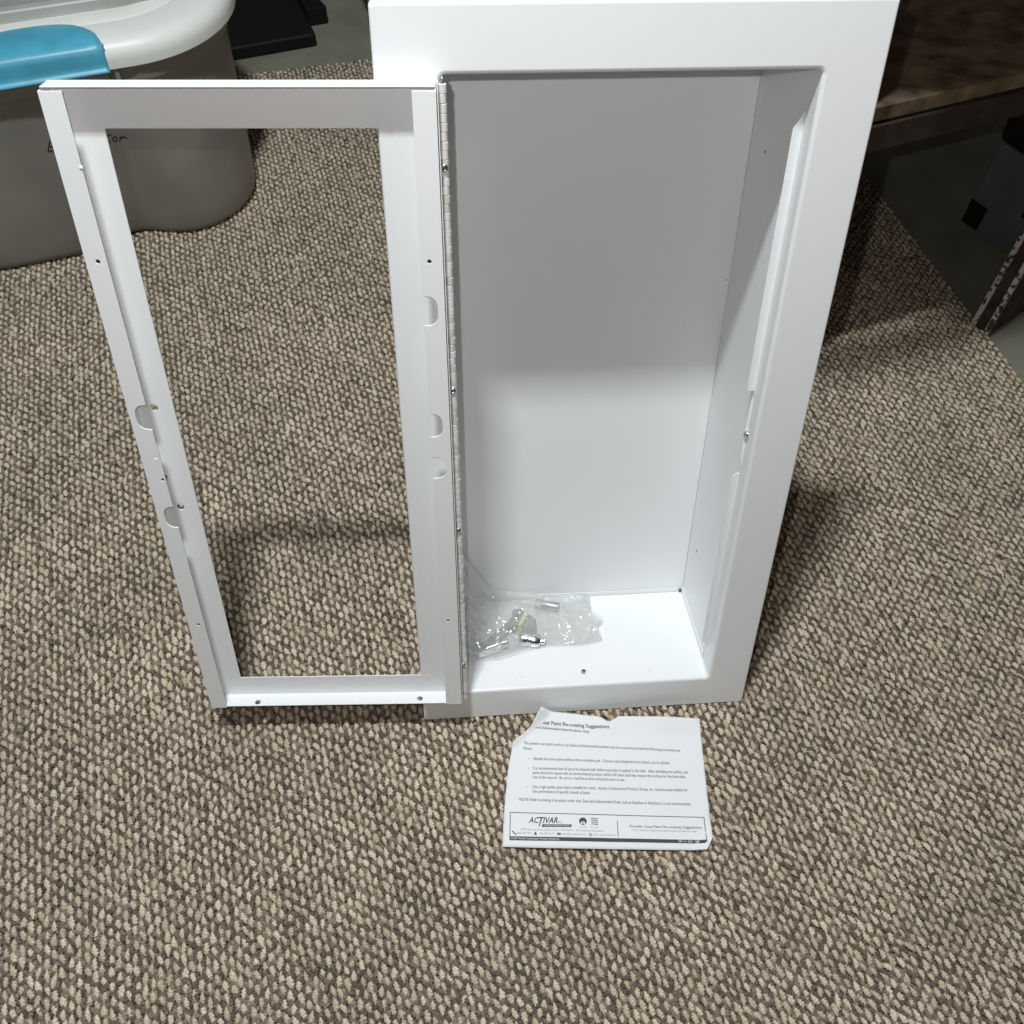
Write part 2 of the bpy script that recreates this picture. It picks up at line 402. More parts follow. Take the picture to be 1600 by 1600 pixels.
# the door stop lip along the right jamb, in two lengths
def stop(z0, z1, ch0, ch1, name='door_stop'):
    x1, x0 = OW+0.0008, 0.2590
    poly = []
    if ch0 == 'r': poly += [(x1, z0-0.0)] + [(x0 + 0.0045*(1-math.cos(a)), z0 + 0.006*(1-math.sin(a)) - 0.0) for a in [math.pi/2*(1-k/5) for k in range(6)]]
    else: poly += [(x1, z0), (x0, z0+ch0)]
    if ch1 == 'r': poly += [(x0 + 0.005*(1-math.cos(a)), z1 - 0.009*(1-math.sin(a))) for a in [math.pi/2*k/5 for k in range(6)]] + [(x1, z1)]
    else: poly += [(x0, z1-ch1), (x1, z1)]
    V, Fc = plate(poly[::-1], [], 0.0011, lambda a, b, t: (a, 0.0185 + t + (a-x0)*0.25, b))
    obj(name, fix(mesh(name, V, Fc)), POWDER, cab, bevel=0.0003, seg=1)
stop(0.3930, 0.6315, 'r', 0.013)
stop(0.0720, 0.3035, 0.010, 'r')
V, Fc = plate([(OW+0.0005, 0.311), (OW-0.0018, 0.322), (OW-0.0024, 0.352), (OW-0.0018, 0.382), (OW+0.0005, 0.390)], [], 0.001, lambda a, b, t: (a, 0.0185+t, b))
obj('door_stop', fix(mesh('door_stop', V, Fc)), POWDER, cab)
def screw(name, p, ax, r, par, m=CHROME, slot=True):
    V, Fc = lathe([(r, 0), (r, r*0.25), (r*0.85, r*0.55), (r*0.45, r*0.72), (r*0.40, r*0.55)], 16, p, ax)
    s = obj(name, fix(mesh(name, V, Fc, True)), m, par)
    return s
screw('screw', (OW-0.0005, 0.017, 0.3493), (-1, -0.25, 0), 0.0036, cab)
screw('screw', (0.1321, 0.0186, ZB+0.0001), (0, 0, 1), 0.0034, cab)
V, Fc = lathe([(0.0013, 0), (0.0013, 0.0007)], 12, (0.1321, 0.0186, ZB+0.0022), (0, 0, 1)); obj('screw_recess', mesh('screw_recess', V, Fc), HOLE, cab)
for x, y in ((0.0607, 0.0165), (0.2029, 0.0171)):
    V, Fc = lathe([(0.0032, 0), (0.0028, 0.0005), (0.0015, 0.0008)], 16, (x, y, ZB-0.0001), (0, 0, 1)); obj('dimple', mesh('dimple', V, Fc, True), POWDER, cab)
for y, z in ((0.1002, 0.5754), (0.1112, 0.1305)):
    V, Fc = lathe([(0.0012, 0), (0.0012, 0.0004)], 12, (OW+0.0021, y, z), (-1, 0, 0)); obj('rivet_hole', mesh('rivet_hole', V, Fc), HOLE, cab)

# ---- the door, opened about 180 degrees. door coordinates: u leftwards from the hinge, v backwards, z up
dx, dy, dyaw, dW, dz, dH, dd = -0.00313, -0.02009, -0.05601, 0.26194, 0.04648, 0.61434, 0.01796
cD, sD = math.cos(dyaw), math.sin(dyaw)
def dp_(u, v, z): return Vector((dx - u*cD - v*sD, dy - u*sD + v*cD, dz + z))
oL, oR, oB, oT = 0.03126, 0.03215, 0.02645, 0.03159
sk = plate([(0, 0), (dW, 0), (dW, dH), (0, dH)],
           [[(oR, oB), (dW-oL, oB), (dW-oL, dH-oT), (oR, dH-oT)], circle(0.2472, 0.3573, 0.0033), circle(0.2466, 0.2526, 0.0033)],
           0.0012, lambda u, z, t: dp_(u, dd + t, z))
door = obj('door', fix(mesh('door', *sk)), POWDER, cab, bevel=0.0004, seg=2, label='flat hollow door frame swung fully open to the left')
def dpart(name, V, Fc, m=POWDER, bev=0.0004, seg=2, label=None): return obj(name, fix(mesh(name, V, Fc)), m, door, bevel=bev, seg=seg, label=label)
def dbox(name, u0, u1, v0, v1, z0, z1, **k):
    v, f = boxdata(u0, u1, v0, v1, z0, z1); return dpart(name, [dp_(*p) for p in v], f, **k)
T = 0.0012
dbox('side_return', dW-T, dW-0.00005, 0.0006, dd-0.0001, 0.0, dH-0.002)
dbox('side_return', 0.00005, T, 0.0006, dd-0.0001, 0.0, dH-0.002)
dbox('top_return', 0.0005, dW-0.0005, 0.0035, dd-0.0001, dH-T, dH-0.0001, bev=0.0005)
br = plate([(T+0.0001, 0.0014), (dW-T-0.0001, 0.0014), (dW-T-0.0001, dd-0.0001), (T+0.0001, dd-0.0001)],
           [circle(0.2146, 0.0062, 0.0030), circle(0.0444, 0.0080, 0.0030)], T, lambda u, v, t: dp_(u, v, 0.0001 + t))
dpart('bottom_return', *br)
# stile lips with wire notches and screw holes
def notch(ue, ui, zt_, zb_, sgn):
    h = zt_-zb_; w_ = ui-ue
    pts = [(ue, zt_)]
    for k in range(1, 6): a = math.pi/2*k/6; pts.append((ue + w_*0.25 + w_*0.75*math.sin(a), zt_ - 0.36*h*(1-math.cos(a)) - 0.01*h))
    pts += [(ui, zt_-0.40*h), (ui, zb_+0.36*h)]
    for k in range(5, 0, -1): a = math.pi/2*k/6; pts.append((ue + w_*0.25 + w_*0.75*math.sin(a), zb_ + 0.34*h*(1-math.cos(a)) + 0.01*h))
    pts += [(ue, zb_)]
    return pts
eL, eR = 0.2460, 0.0163
outl = [(dW, 0.0), (dW, dH-0.0022), (eL, dH-0.0022)] + notch(eL, 0.2566, 0.3708, 0.3470, 1) + notch(eL, 0.2556, 0.2665, 0.2429, 1) + [(eL, 0.0)]
st = plate(outl, [circle(0.2527, 0.4937, 0.0017), circle(0.2520, 0.1220, 0.0016), circle(0.2496, 0.3191, 0.0016), circle(0.2487, 0.2957, 0.0014)], T, lambda u, z, t: dp_(u, t, z))
dpart('stile_lip', *st, bev=0.0003)
outr = [(0.0, 0.0), (eR, 0.0)] + notch(eR, 0.0045, 0.3168, 0.2945, -1)[::-1] + notch(eR, 0.0062, 0.3600, 0.3370, -1)[::-1] + notch(eR, 0.0056, 0.4650, 0.4400, -1)[::-1] + [(eR, dH-0.0022), (0.0, dH-0.0022)]
st = plate(outr, [circle(0.0101, 0.4925, 0.0016), circle(0.0099, 0.1229, 0.0015)], T, lambda u, z, t: dp_(u, t, z))
dpart('stile_lip', *st, bev=0.0003)
V, Fc = lathe([(0.0016, 0), (0.0012, 0.0005), (0.0004, 0.0008)], 10, dp_(0.2466, 0.0, 0.5621), dp_(0, -1, 0)-dp_(0, 0, 0)); dpart('paint_nib', V, Fc, bev=0)
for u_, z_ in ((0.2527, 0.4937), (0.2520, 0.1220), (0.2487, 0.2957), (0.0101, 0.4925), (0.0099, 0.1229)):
    V, Fc = lathe([(0.0024, 0), (0.0024, 0.004)], 14, dp_(u_, T+0.0002, z_), dp_(0, 1, 0)-dp_(0, 0, 0)); dpart('hole_shade_plug', V, Fc, HOLE, bev=0)  # dark plugs added behind the lip holes, standing in for the shade inside
# ---- piano hinge
hp = Vector((0.0012, -0.0128, 0.0))
hz0, hz1 = 0.0480, 0.6615
hg = obj('hinge', fix(mesh('hinge', *join([boxdata(0.0006, 0.0014, -0.0125, 0.022, hz0, hz1)]))), HINGE, cab, bevel=0.0002, seg=1, label='long piano hinge down the left jamb')
V, Fc = join([boxdata(dx+0.0006, dx+0.0015, dy-0.0004, -0.0125, hz0-0.001, hz1+0.002)])
obj('hinge_leaf', fix(mesh('hinge_leaf', V, Fc)), POWDER, hg, bevel=0.0003, seg=1)
nk = 98; pitch = (hz1-hz0)/nk
R = 0.0027
kn = lathe([(R*0.86, 0), (R, 0.0004), (R, pitch-0.0005), (R*0.86, pitch-0.0002)], 14, (0, 0, 0), (0, 0, 1))
k1 = mesh('knuckle', *kn, True); k1.materials.append(HINGE); k2 = mesh('knuckle', *kn, True); k2.materials.append(HINGE2)
for me_ in (k1, k2): fix(me_); me_.set_sharp_from_angle(angle=math.radians(40))
for i in range(nk):
    o = bpy.data.objects.new('knuckle', k2 if rng.random() < 0.3 else k1); COL.objects.link(o); o.parent = hg
    o.location = (hp.x + rng.normal(0, 0.00008) + (0.00012 if i % 2 else -0.00012), hp.y, hz0 + i*pitch)
V, Fc = lathe([(0.0012, 0), (0.0012, 0.617), (0.0008, 0.6185)], 10, (hp.x, hp.y, hz0-0.001), (0, 0, 1))
obj('hinge_pin', mesh('hinge_pin', V, Fc, True), ZINC, hg)
for z in (0.6061, 0.4258, 0.2789, 0.1016):
    screw('hinge_screw', (hp.x-0.0006, hp.y-0.0022, z), (-0.05, -1, 0.0), 0.0030, hg)

# ------------------------------------------------------------------ hardware in a clear bag on the cabinet floor
def cabm(x, y, z=0.0, rz=0.0, rx=0.0): return CAB @ Matrix.Translation((x, y, ZB-0.001+z)) @ Matrix.Rotation(rz, 4, 'Z') @ Matrix.Rotation(rx, 4, 'X') @ Matrix.Scale(1.22, 4)
YEL = mat('yellow_pad', (0.72, 0.66, 0.30), 0.7); TAUPE = mat('taupe_plastic', (0.27, 0.25, 0.245), 0.5)
# 1 spacer
t = thing('threaded_spacer', 'zinc plated threaded spacer at the far side of the clear bag', 'spacer', cabm(0.104, 0.1225, 0.0048, rz=-0.30))
V, Fc = lathe([(0.0040, -0.011), (0.0044, -0.010), (0.0044, 0.009), (0.0040, 0.0105), (0.0022, 0.0105), (0.0022, 0.004)], 18, (0, 0, 0), (1, 0, 0)); obj('barrel', fix(mesh('barrel', V, Fc)), ZINC, t, smooth=True)
V, Fc = lathe([(0.0052, -0.0125), (0.0052, -0.006)], 6, (0, 0, 0), (1, 0, 0)); obj('hex_head', fix(mesh('hex_head', V, Fc)), ZINC, t, bevel=0.0004)
V, Fc = lathe([(0.0018, 0.0098), (0.0018, 0.0106)], 12, (0, 0, 0), (1, 0, 0)); obj('bore', mesh('bore', V, Fc), HOLE, t)
# 2 cam arm
t = thing('cam_arm', 'dark zinc cam arm lying at the left end of the clear bag', 'cam arm', cabm(0.0385, 0.0735, 0.004, rz=0.80))
v = plate(rrect(-0.024, 0.026, -0.0042, 0.0042, 0.0041, 5), [circle(-0.019, 0, 0.0017, 12), circle(0.02, 0, 0.0020, 12)], 0.0026, lambda a, b, c: (a, b, c))
obj('arm', fix(mesh('arm', *v)), ZINC, t, bevel=0.0004)
V, Fc = lathe([(0.0048, 0), (0.0048, 0.003), (0.0028, 0.0055)], 14, (-0.019, 0, 0.0026), (0, 0, 1)); obj('boss', fix(mesh('boss', V, Fc)), ZINC, t, smooth=True)
# 3 latch body with pad and block
t = thing('roller_latch', 'small zinc latch with a yellow pad and taupe block in the clear bag', 'latch', cabm(0.0680, 0.0925, 0.001, rz=-0.42))
v = plate([(-0.012, -0.010), (-0.002, -0.013), (0.001, -0.004), (0.001, 0.010), (-0.004, 0.015), (-0.012, 0.013), (-0.009, 0.003)], [circle(-0.005, 0.003, 0.002, 12)], 0.0025, lambda a, b, c: (a, b, 0.006 + c + 0.35*(a+0.01)))
obj('bracket', fix(mesh('bracket', *v)), ZINC, t, bevel=0.0005)
V, Fc = hexa([(0.000, -0.008, 0), (0.0055, -0.0085, 0), (0.0055, 0.010, 0), (0.001, 0.011, 0), (0.0005, -0.007, 0.012), (0.0045, -0.0075, 0.012), (0.0045, 0.010, 0.012), (0.001, 0.010, 0.012)]); obj('yellow_pad', fix(mesh('yellow_pad', V, Fc)), YEL, t, bevel=0.0008)
V, Fc = hexa([(0.0056, -0.019, 0), (0.022, -0.015, 0), (0.015, 0.006, 0), (0.0056, 0.010, 0), (0.0056, -0.018, 0.010), (0.020, -0.015, 0.0085), (0.014, 0.005, 0.011), (0.0056, 0.009, 0.012)]); obj('block', fix(mesh('block', V, Fc)), TAUPE, t, bevel=0.0007)
# 4 knurled cap
t = thing('round_cap', 'round bright knurled cap in front of the yellow pad in the clear bag', 'cap', cabm(0.0775, 0.0675, 0.0055, rz=-0.25, rx=0.35))
pr = []
V, Fc = lathe([(0.0052, -0.009), (0.0066, -0.0075), (0.0066, -0.002), (0.0058, -0.001), (0.0058, 0.001), (0.0066, 0.002), (0.0066, 0.0075), (0.0052, 0.010)], 28, (0, 0, 0), (1, 0, 0)); obj('cap_body', fix(mesh('cap_body', V, Fc)), CHROME, t, smooth=True)
V, Fc = lathe([(0.0030, 0.0101), (0.0030, 0.0135), (0.002, 0.0145)], 14, (0, 0, 0), (1, 0, 0)); obj('stud', fix(mesh('stud', V, Fc)), CHROME, t, smooth=True)
# 5 wing knob
t = thing('wing_knob', 'bright folded metal wing knob nearest the hinge in the clear bag', 'knob', cabm(0.0305, 0.0575, 0.001, rz=0.25))
V, Fc = hexa([(-0.013, -0.006, 0), (0.011, -0.0045, 0), (0.012, 0.006, 0), (-0.008, 0.0055, 0), (-0.011, -0.003, 0.006), (0.009, -0.003, 0.010), (0.010, 0.003, 0.0105), (-0.006, 0.002, 0.008)]); obj('wing', fix(mesh('wing', V, Fc)), CHROME, t, bevel=0.0012, seg=3)
V, Fc = lathe([(0.0045, 0), (0.0045, 0.005), (0.003, 0.0065)], 16, (0.0125, 0.001, 0.005), (1, -0.1, 0.1)); obj('hub', fix(mesh('hub', V, Fc)), CHROME, t, smooth=True)
# the bag itself: two crumpled film layers
FILM = bpy.data.materials.new('clear_film'); FILM.use_nodes = True
nt = FILM.node_tree; nt.nodes.clear()
out = nt.nodes.new('ShaderNodeOutputMaterial'); tr = nt.nodes.new('ShaderNodeBsdfTransparent'); gl = nt.nodes.new('ShaderNodeBsdfGlossy')
df = nt.nodes.new('ShaderNodeBsdfDiffuse'); m1 = nt.nodes.new('ShaderNodeMixShader'); m2 = nt.nodes.new('ShaderNodeMixShader'); fr = nt.nodes.new('ShaderNodeLayerWeight')
tr.inputs[0].default_value = (0.985, 0.99, 0.985, 1); gl.inputs['Roughness'].default_value = 0.11; df.inputs[0].default_value = (0.78, 0.80, 0.79, 1)
m1.inputs[0].default_value = 0.29; fr.inputs['Blend'].default_value = 0.32
mr = nt.nodes.new('ShaderNodeMapRange'); mr.inputs['To Min'].default_value = 0.07; mr.inputs['To Max'].default_value = 0.38
nt.links.new(fr.outputs['Facing'], mr.inputs['Value']); nt.links.new(mr.outputs[0], m2.inputs[0])
nt.links.new(tr.outputs[0], m1.inputs[1]); nt.links.new(df.outputs[0], m1.inputs[2]); nt.links.new(m1.outputs[0], m2.inputs[1]); nt.links.new(gl.outputs[0], m2.inputs[2]); nt.links.new(m2.outputs[0], out.inputs[0])
bag = thing('parts_bag', 'crumpled clear plastic bag of small hardware on the cabinet floor', 'bag', CAB)
# outline of the bag, floor quad: left edge climbs the slanted side panel
def bagpt(s, t, layer):
    # s: 0 left .. 1 right, t: 0 near .. 1 far
    nearx = 0.006 + 0.154*s; neary = 0.0475 + 0.006*math.sin(3.0*s) + 0.020*s**2 - 0.004*math.sin(9*s)
    farx = 0.006 + 0.150*s; fary = 0.1375 + 0.002*math.sin(7*s)
    x = nearx*(1-t) + farx*t; y = neary*(1-t) + fary*t
    if s > 0.8: x += (0.010*math.exp(-((t-0.38)/0.10)**2) - 0.004*math.sin(math.pi*t))*(s-0.8)*5
    hump = 0.0185*math.exp(-((s-0.34)/0.30)**2)*math.sin(math.pi*min(1, max(0, t)))**0.6 + 0.006*math.sin(math.pi*t)
    climb = 0.055*max(0, 0.22-s)/0.22*(0.25+0.75*t) + 0.020*max(0, t-0.86)/0.14*(1-s)**0.7
    q_ = Vector((x*34 + y*9, y*26, 3.0*layer))
    cr = 0.0085*((0.35-abs(noise.noise(q_))) + 0.45*(0.3-abs(noise.noise(q_*2.1))) + 0.34*(0.3-abs(noise.noise(q_*4.3)))) * (0.35 + 0.65*math.sin(math.pi*min(1, max(0.0, t)))**0.5)
    if layer: z = hump + cr + climb*1.02 + 0.0008
    else: z = 0.0004 + climb + 0.001*abs(noise.noise(q_))
    xmin = 0.0022
    return (max(x, xmin - 0.0015), min(y, D-0.002), ZB - 0.0010 + z)
def film(layer):
    V, Fc = [], []; a, b = 150, 110
    for j in range(b+1):
        for i in range(a+1): V.append(bagpt(i/a, j/b, layer))
    for j in range(b):
        for i in range(a): k = j*(a+1)+i; Fc.append((k, k+1, k+a+2, k+a+1))
    return mesh('film_layer', V, Fc, True)
obj('film_layer', film(1), FILM, bag); obj('film_layer', film(0), FILM, bag)
V, Fc = [], []
for i in range(60):
    s = i/59; p = Vector(bagpt(s, 0.0, 1)); p2 = Vector(bagpt(s, 0.0, 0)); o_ = 0.004 + 0.0015*math.sin(5*s)
    V += [p + Vector((0, 0.001, 0.0005)), p2 + Vector((0, -o_, 0.0006 + 0.002*abs(noise.noise(Vector((s*9, 0, 0))))))]
    if i: Fc.append((2*i-2, 2*i-1, 2*i+1, 2*i))
obj('heat_seal', mesh('heat_seal', V, Fc, True), FILM, bag)

# ------------------------------------------------------------------ THE PAPER SLIP
pa = 0.0292
PAP = Matrix.Translation((0.04752, -0.13894, 0.0)) @ Matrix.Rotation(pa, 4, 'Z')
paper = thing('instruction_slip', 'white printed slip with a curled torn corner on the rug below the cabinet', 'paper', PAP)
def ph_(u, v):
    z = 0.0044
    d = (v - 0.118)*0.45 - (u - (0.018 + 0.5*(v-0.108)))*0.9           # beyond the diagonal crease at the far left corner
    if d > 0: k_ = min(1, max(0, (v-0.100)/0.012)); z += 0.9*d*k_*k_*(3-2*k_)
    d2 = (v-0.125)
    if d2 > 0: z += 0.14*d2*(1.0 + math.sin(u*38+1.0))
    z += 0.0007*math.sin(u*21+0.5)*math.sin(v*19+1.2) + 0.0004*noise.noise(Vector((u*40, v*40, 0)))
    e = (u-0.2025)*0.75 - (v-0.012)*0.65
    if e > 0: z += 0.35*e
    d3 = 0.02 - math.hypot(u-0.114, (v-0.137)*1.2)
    if d3 > 0: z += 0.12*d3
    return z
outp = [(0.0, 0.0), (0.05, -0.0003), (0.12, 0.0), (0.2085, 0.0008), (0.2120, 0.0070), (0.2158, 0.0140), (0.2153, 0.06), (0.2146, 0.1425), (0.17, 0.1432), (0.1250, 0.1440),
        (0.1205, 0.1405), (0.1145, 0.1368), (0.1095, 0.1400), (0.1036, 0.1438), (0.08, 0.1462), (0.0400, 0.1475), (0.0355, 0.1408), (0.0290, 0.1290), (0.0200, 0.1200), (0.0095, 0.1110), (0.0045, 0.08), (0.0015, 0.04)]
def densify(p, s=0.004):
    o_ = []
    for i in range(len(p)):
        a = Vector(p[i]); b = Vector(p[(i+1) % len(p)]); n = max(1, int((b-a).length/s))
        o_ += [tuple(a.lerp(b, k/n)) for k in range(n)]
    return o_
op = densify(outp)
pts = [Vector(p) for p in op]; n0 = len(pts)
for i in range(1, 62):
    for j in range(1, 42): pts.append(Vector((i*0.0035 + 0.0007*math.sin(j), j*0.0035)))
vo, eo, fo, _, _, _ = delaunay_2d_cdt(pts, [(i, (i+1) % n0) for i in range(n0)], [], 0, 1e-7)
def ins(p, poly):
    c = False; j = len(poly)-1
    for i in range(len(poly)):
        a, b = poly[i], poly[j]
        if (a[1] > p[1]) != (b[1] > p[1]) and p[0] < (b[0]-a[0])*(p[1]-a[1])/(b[1]-a[1]) + a[0]: c = not c
        j = i
    return c
tri = [tuple(f) for f in fo if ins((sum(vo[i][0] for i in f)/3, sum(vo[i][1] for i in f)/3), op)]
used = sorted({i for f in tri for i in f}); mp_ = {k: i for i, k in enumerate(used)}
PAPM = mat('paper', (0.80, 0.81, 0.84), 0.75, spec=0.25); add_bump(PAPM, 260, 0.12, 0.0008)
pm = mesh('sheet', [(vo[i][0], vo[i][1], ph_(*vo[i])) for i in used], [tuple(mp_[i] for i in f) for f in tri], True); fix(pm)
so = obj('sheet', pm, PAPM, paper)
sm = so.modifiers.new('thick', 'SOLIDIFY'); sm.thickness = 0.00012; sm.offset = -1
INK = mat('ink', (0.035, 0.037, 0.045), 0.6); INKG = mat('grey_ink', (0.16, 0.165, 0.18), 0.6); WINK = mat('white_print', (0.75, 0.76, 0.78), 0.6)
def text_mesh(s, bold=0.0, shear=0.0):
    c = bpy.data.curves.new('t', 'FONT'); c.body = s; c.size = 1; c.offset = bold; c.shear = shear; c.resolution_u = 2; c.fill_mode = 'FRONT'
    o = bpy.data.objects.new('t', c); COL.objects.link(o)
    dg = bpy.context.evaluated_depsgraph_get(); me = bpy.data.meshes.new_from_object(o.evaluated_get(dg))
    v = [tuple(x.co) for x in me.vertices]; f = [tuple(p.vertices) for p in me.polygons]
    bpy.data.objects.remove(o); bpy.data.curves.remove(c); bpy.data.meshes.remove(me)
    return v, f
inkp, greyp, whitep = [], [], []
LIFT = 0.00022
def put(store, s, u0, v0, u1, v1, h, bold=0.0, shear=0.0, lift=LIFT):
    """print s with its baseline from (u0,v0) to (u1,v1), mm; h is the capital height, mm"""
    v, f = text_mesh(s, bold, shear); xs = [p[0] for p in v]; x0, x1 = min(xs), max(xs)
    o_ = []
    for x, y, _ in v:
        t_ = (x-x0)/(x1-x0); uu = (u0 + (u1-u0)*t_)/1000; vv = (v0 + (v1-v0)*t_)/1000 + y/0.72*h/1000
        o_.append((uu, vv, ph_(uu, vv) + lift))
    store.append((o_, f))
def rect(store, u0, v0, u1, v1, u2, v2, u3, v3, lift=LIFT, n=24):
    V, Fc = [], []
    for i in range(n+1):
        t_ = i/n
        for a, b in (((u0 + (u1-u0)*t_), (v0 + (v1-v0)*t_)), ((u3 + (u2-u3)*t_), (v3 + (v2-v3)*t_))):
            V.append((a/1000, b/1000, ph_(a/1000, b/1000) + lift))
        if i: Fc.append((2*i-2, 2*i, 2*i+1, 2*i-1))
    store.append((V, Fc))
def line(store, u0, v0, u1, v1, w_=0.5, lift=LIFT):
    d = Vector((u1-u0, v1-v0)).normalized()*w_/2; nx, ny = -d.y, d.x
    rect(store, u0-nx, v0-ny, u1-nx, v1-ny, u1+nx, v1+ny, u0+nx, v0+ny, lift)
put(inkp, 'Coat Paint Re-coating Suggestions', 38.5, 133.0, 114.6, 129.6, 4.2, 0.020)
put(inkp, 'and Galvannealed Steel Products Only', 34.5, 128.4, 92.9, 124.5, 2.9, 0.016)
put(inkp, 'The powder coat paints used on our Steel and Galvannealed product may be re-coated provided the following procedures are', 21.2, 110.0, 190.4, 105.2, 3.3, 0.008)
put(inkp, 'followed:', 20.9, 104.3, 30.0, 103.5, 3.3, 0.008)
put(inkp, 'Abrade the entire paint surface with an abrasive pad.  Choose a pad designed not to shred, rust or splinter.', 31.6, 92.6, 178.6, 90.8, 3.3, 0.008)
put(inkp, 'It is recommended that all parts be cleaned well, before any paint is applied in the field.  After abrading the surface, the', 31.3, 82.0, 196.6, 81.1, 3.3, 0.008)
put(inkp, 'parts should be wiped with an alcohol-based product which will clean and help reopen the surface for the best adhe-', 31.1, 77.0, 194.3, 76.0, 3.3, 0.008)
put(inkp, 'sion of the topcoat.  Be sure to read the product directions prior to use.', 31.1, 72.2, 128.8, 71.2, 3.3, 0.008)
put(inkp, 'Use a high-quality paint that is suitable for metal.  Activar Construction Products Group, Inc. cannot accept liability for', 30.8, 61.5, 194.8, 61.7, 3.3, 0.008)
put(inkp, 'the performance of specific brands of paint.', 30.8, 56.6, 91.5, 56.3, 3.3, 0.008)
put(inkp, '*NOTE: Field re-coating of products other than Steel and Galvannealed Steel, such as Stainless or Aluminum, is not recommended.', 16.0, 47.7, 196.9, 46.8, 3.3, 0.008)
for u, v in ((27.0, 93.6), (26.4, 83.2), (25.5, 62.8)): line(inkp, u-0.4, v, u+0.4, v, 0.8)
# footer box
line(inkp, 7.5, 35.2, 209.4, 34.6, 0.75); line(inkp, 7.8, 35.4, 7.6, 7.0, 0.75); line(inkp, 209.1, 34.8, 209.3, 8.5, 0.75)
rect(inkp, 7.5, 6.7, 207.6, 7.6, 209.4, 11.2, 7.5, 10.8)
line(inkp, 118.5, 29.1, 118.6, 12.5, 0.7)
put(inkp, 'AC', 26.8, 24.9, 37.6, 24.9, 6.2, 0.02, 0.30); put(inkp, 'IVAR', 41.4, 24.9, 56.8, 25.2, 6.2, 0.02, 0.30)
rect(inkp, 37.2, 29.9, 43.6, 29.9, 43.9, 31.1, 37.5, 31.1, n=2); rect(inkp, 36.9, 21.6, 38.1, 21.6, 41.0, 30.5, 39.6, 30.5, n=2)
put(inkp, 'INC.', 57.6, 25.1, 61.6, 25.1, 1.8, 0.0, 0.2)
rect(inkp, 40.2, 20.9, 70.6, 21.4, 71.2, 24.1, 41.0, 23.8)
put(whitep, 'CONSTRUCTION PRODUCTS GROUP', 42.6, 21.8, 69.2, 22.2, 1.4, 0.012, 0, lift=LIFT*2)
def disc(store, u, v, r, lift=LIFT, a0=0, a1=360, n=32):
    V = [(u/1000, v/1000, ph_(u/1000, v/1000)+lift)]
    for k in range(n+1):
        a = math.radians(a0 + (a1-a0)*k/n); x, y = (u + r*math.cos(a))/1000, (v + r*math.sin(a))/1000; V.append((x, y, ph_(x, y)+lift))
    store.append((V, [(0, k, k+1) for k in range(1, n+1)]))
disc(inkp, 82.8, 27.6, 3.95)
disc(whitep, 82.8, 25.0, 2.5, LIFT*2, 0, 180); rect(whitep, 80.2, 24.4, 85.4, 24.4, 85.4, 25.2, 80.2, 25.2, LIFT*2.02, 2)
put(inkp, 'JL', 81.3, 24.7, 84.2, 24.7, 2.0, 0.02, 0, LIFT*3)
for k in range(4):
    v = 24.6 + k*1.95; V, Fc = [], []
    for i in range(11):
        u = 91.4 + 0.7*i; w_ = 0.45*math.sin((u-91.4)/7*2*math.pi) + 0.05*i
        V += [(u/1000, (v+w_-0.38)/1000, ph_(u/1000, v/1000)+LIFT), (u/1000, (v+w_+0.42)/1000, ph_(u/1000, v/1000)+LIFT)]
        if i: Fc.append((2*i-2, 2*i, 2*i+1, 2*i-1))
    inkp.append((V, Fc))
put(greyp, 'JL INDUSTRIES', 78.2, 20.9, 87.1, 21.1, 1.0); put(greyp, 'AIR LOUVERS', 90.7, 21.2, 98.6, 21.3, 1.0)
put(greyp, '9702 Newton Ave S, Bloomington, MN 55431 |  10 Locations Nationwide', 19.1, 17.2, 103.9, 17.4, 1.8)
put(greyp, '800-554-6077', 15.0, 13.4, 29.9, 13.7, 1.8); put(greyp, '952-835-2218', 37.9, 13.4, 53.0, 13.6, 1.8)
put(greyp, 'sales@activarcpg.com', 60.7, 13.4, 85.3, 13.6, 1.8); put(greyp, 'www.activarcpg.com', 92.8, 13.4, 116.3, 13.6, 1.8)
line(inkp, 10.4, 15.6, 13.4, 12.8, 1.0); line(inkp, 9.8, 16.0, 11.2, 15.4, 1.3); line(inkp, 12.8, 13.4, 14.2, 12.6, 1.3)
rect(inkp, 32.2, 12.7, 35.4, 12.7, 34.8, 14.2, 32.8, 14.2, n=2); disc(inkp, 33.8, 15.0, 0.9, n=12)
rect(inkp, 56.0, 13.1, 59.7, 13.1, 59.7, 15.3, 56.0, 15.3, n=2); line(whitep, 56.1, 15.2, 57.85, 14.1, 0.2, LIFT*2); line(whitep, 57.85, 14.1, 59.6, 15.2, 0.2, LIFT*2)
disc(greyp, 90.2, 14.2, 1.6); disc(whitep, 90.2, 14.2, 1.15, LIFT*2); line(greyp, 88.7, 14.2, 91.7, 14.2, 0.25, LIFT*3); line(greyp, 90.2, 12.7, 90.2, 15.7, 0.25, LIFT*3)
put(greyp, 'Powder Coat Paint Re-coating Suggestions', 130.9, 22.6, 205.7, 22.9, 2.5, 0.022)
put(greyp, '"For steel and galvannealed steel products only"', 133.5, 19.0, 200.7, 19.2, 1.8)
put(whitep, '© 2017 Activar Construction Products Group, Inc.', 8.9, 7.9, 58.4, 8.2, 1.9, 0.01, 0, LIFT*2)
put(whitep, 'REV. A - DEC - 2017', 180.5, 8.5, 202.7, 8.6, 1.9, 0.01, 0, LIFT*2)
for nm, st_, m_ in (('printed_text', inkp, INK), ('fine_print', greyp, INKG)):
    V, Fc = join(st_); obj(nm, mesh(nm, V, Fc), m_, paper)
for V, Fc in whitep: obj('reversed_print', mesh('reversed_print', V, Fc), WINK, paper)

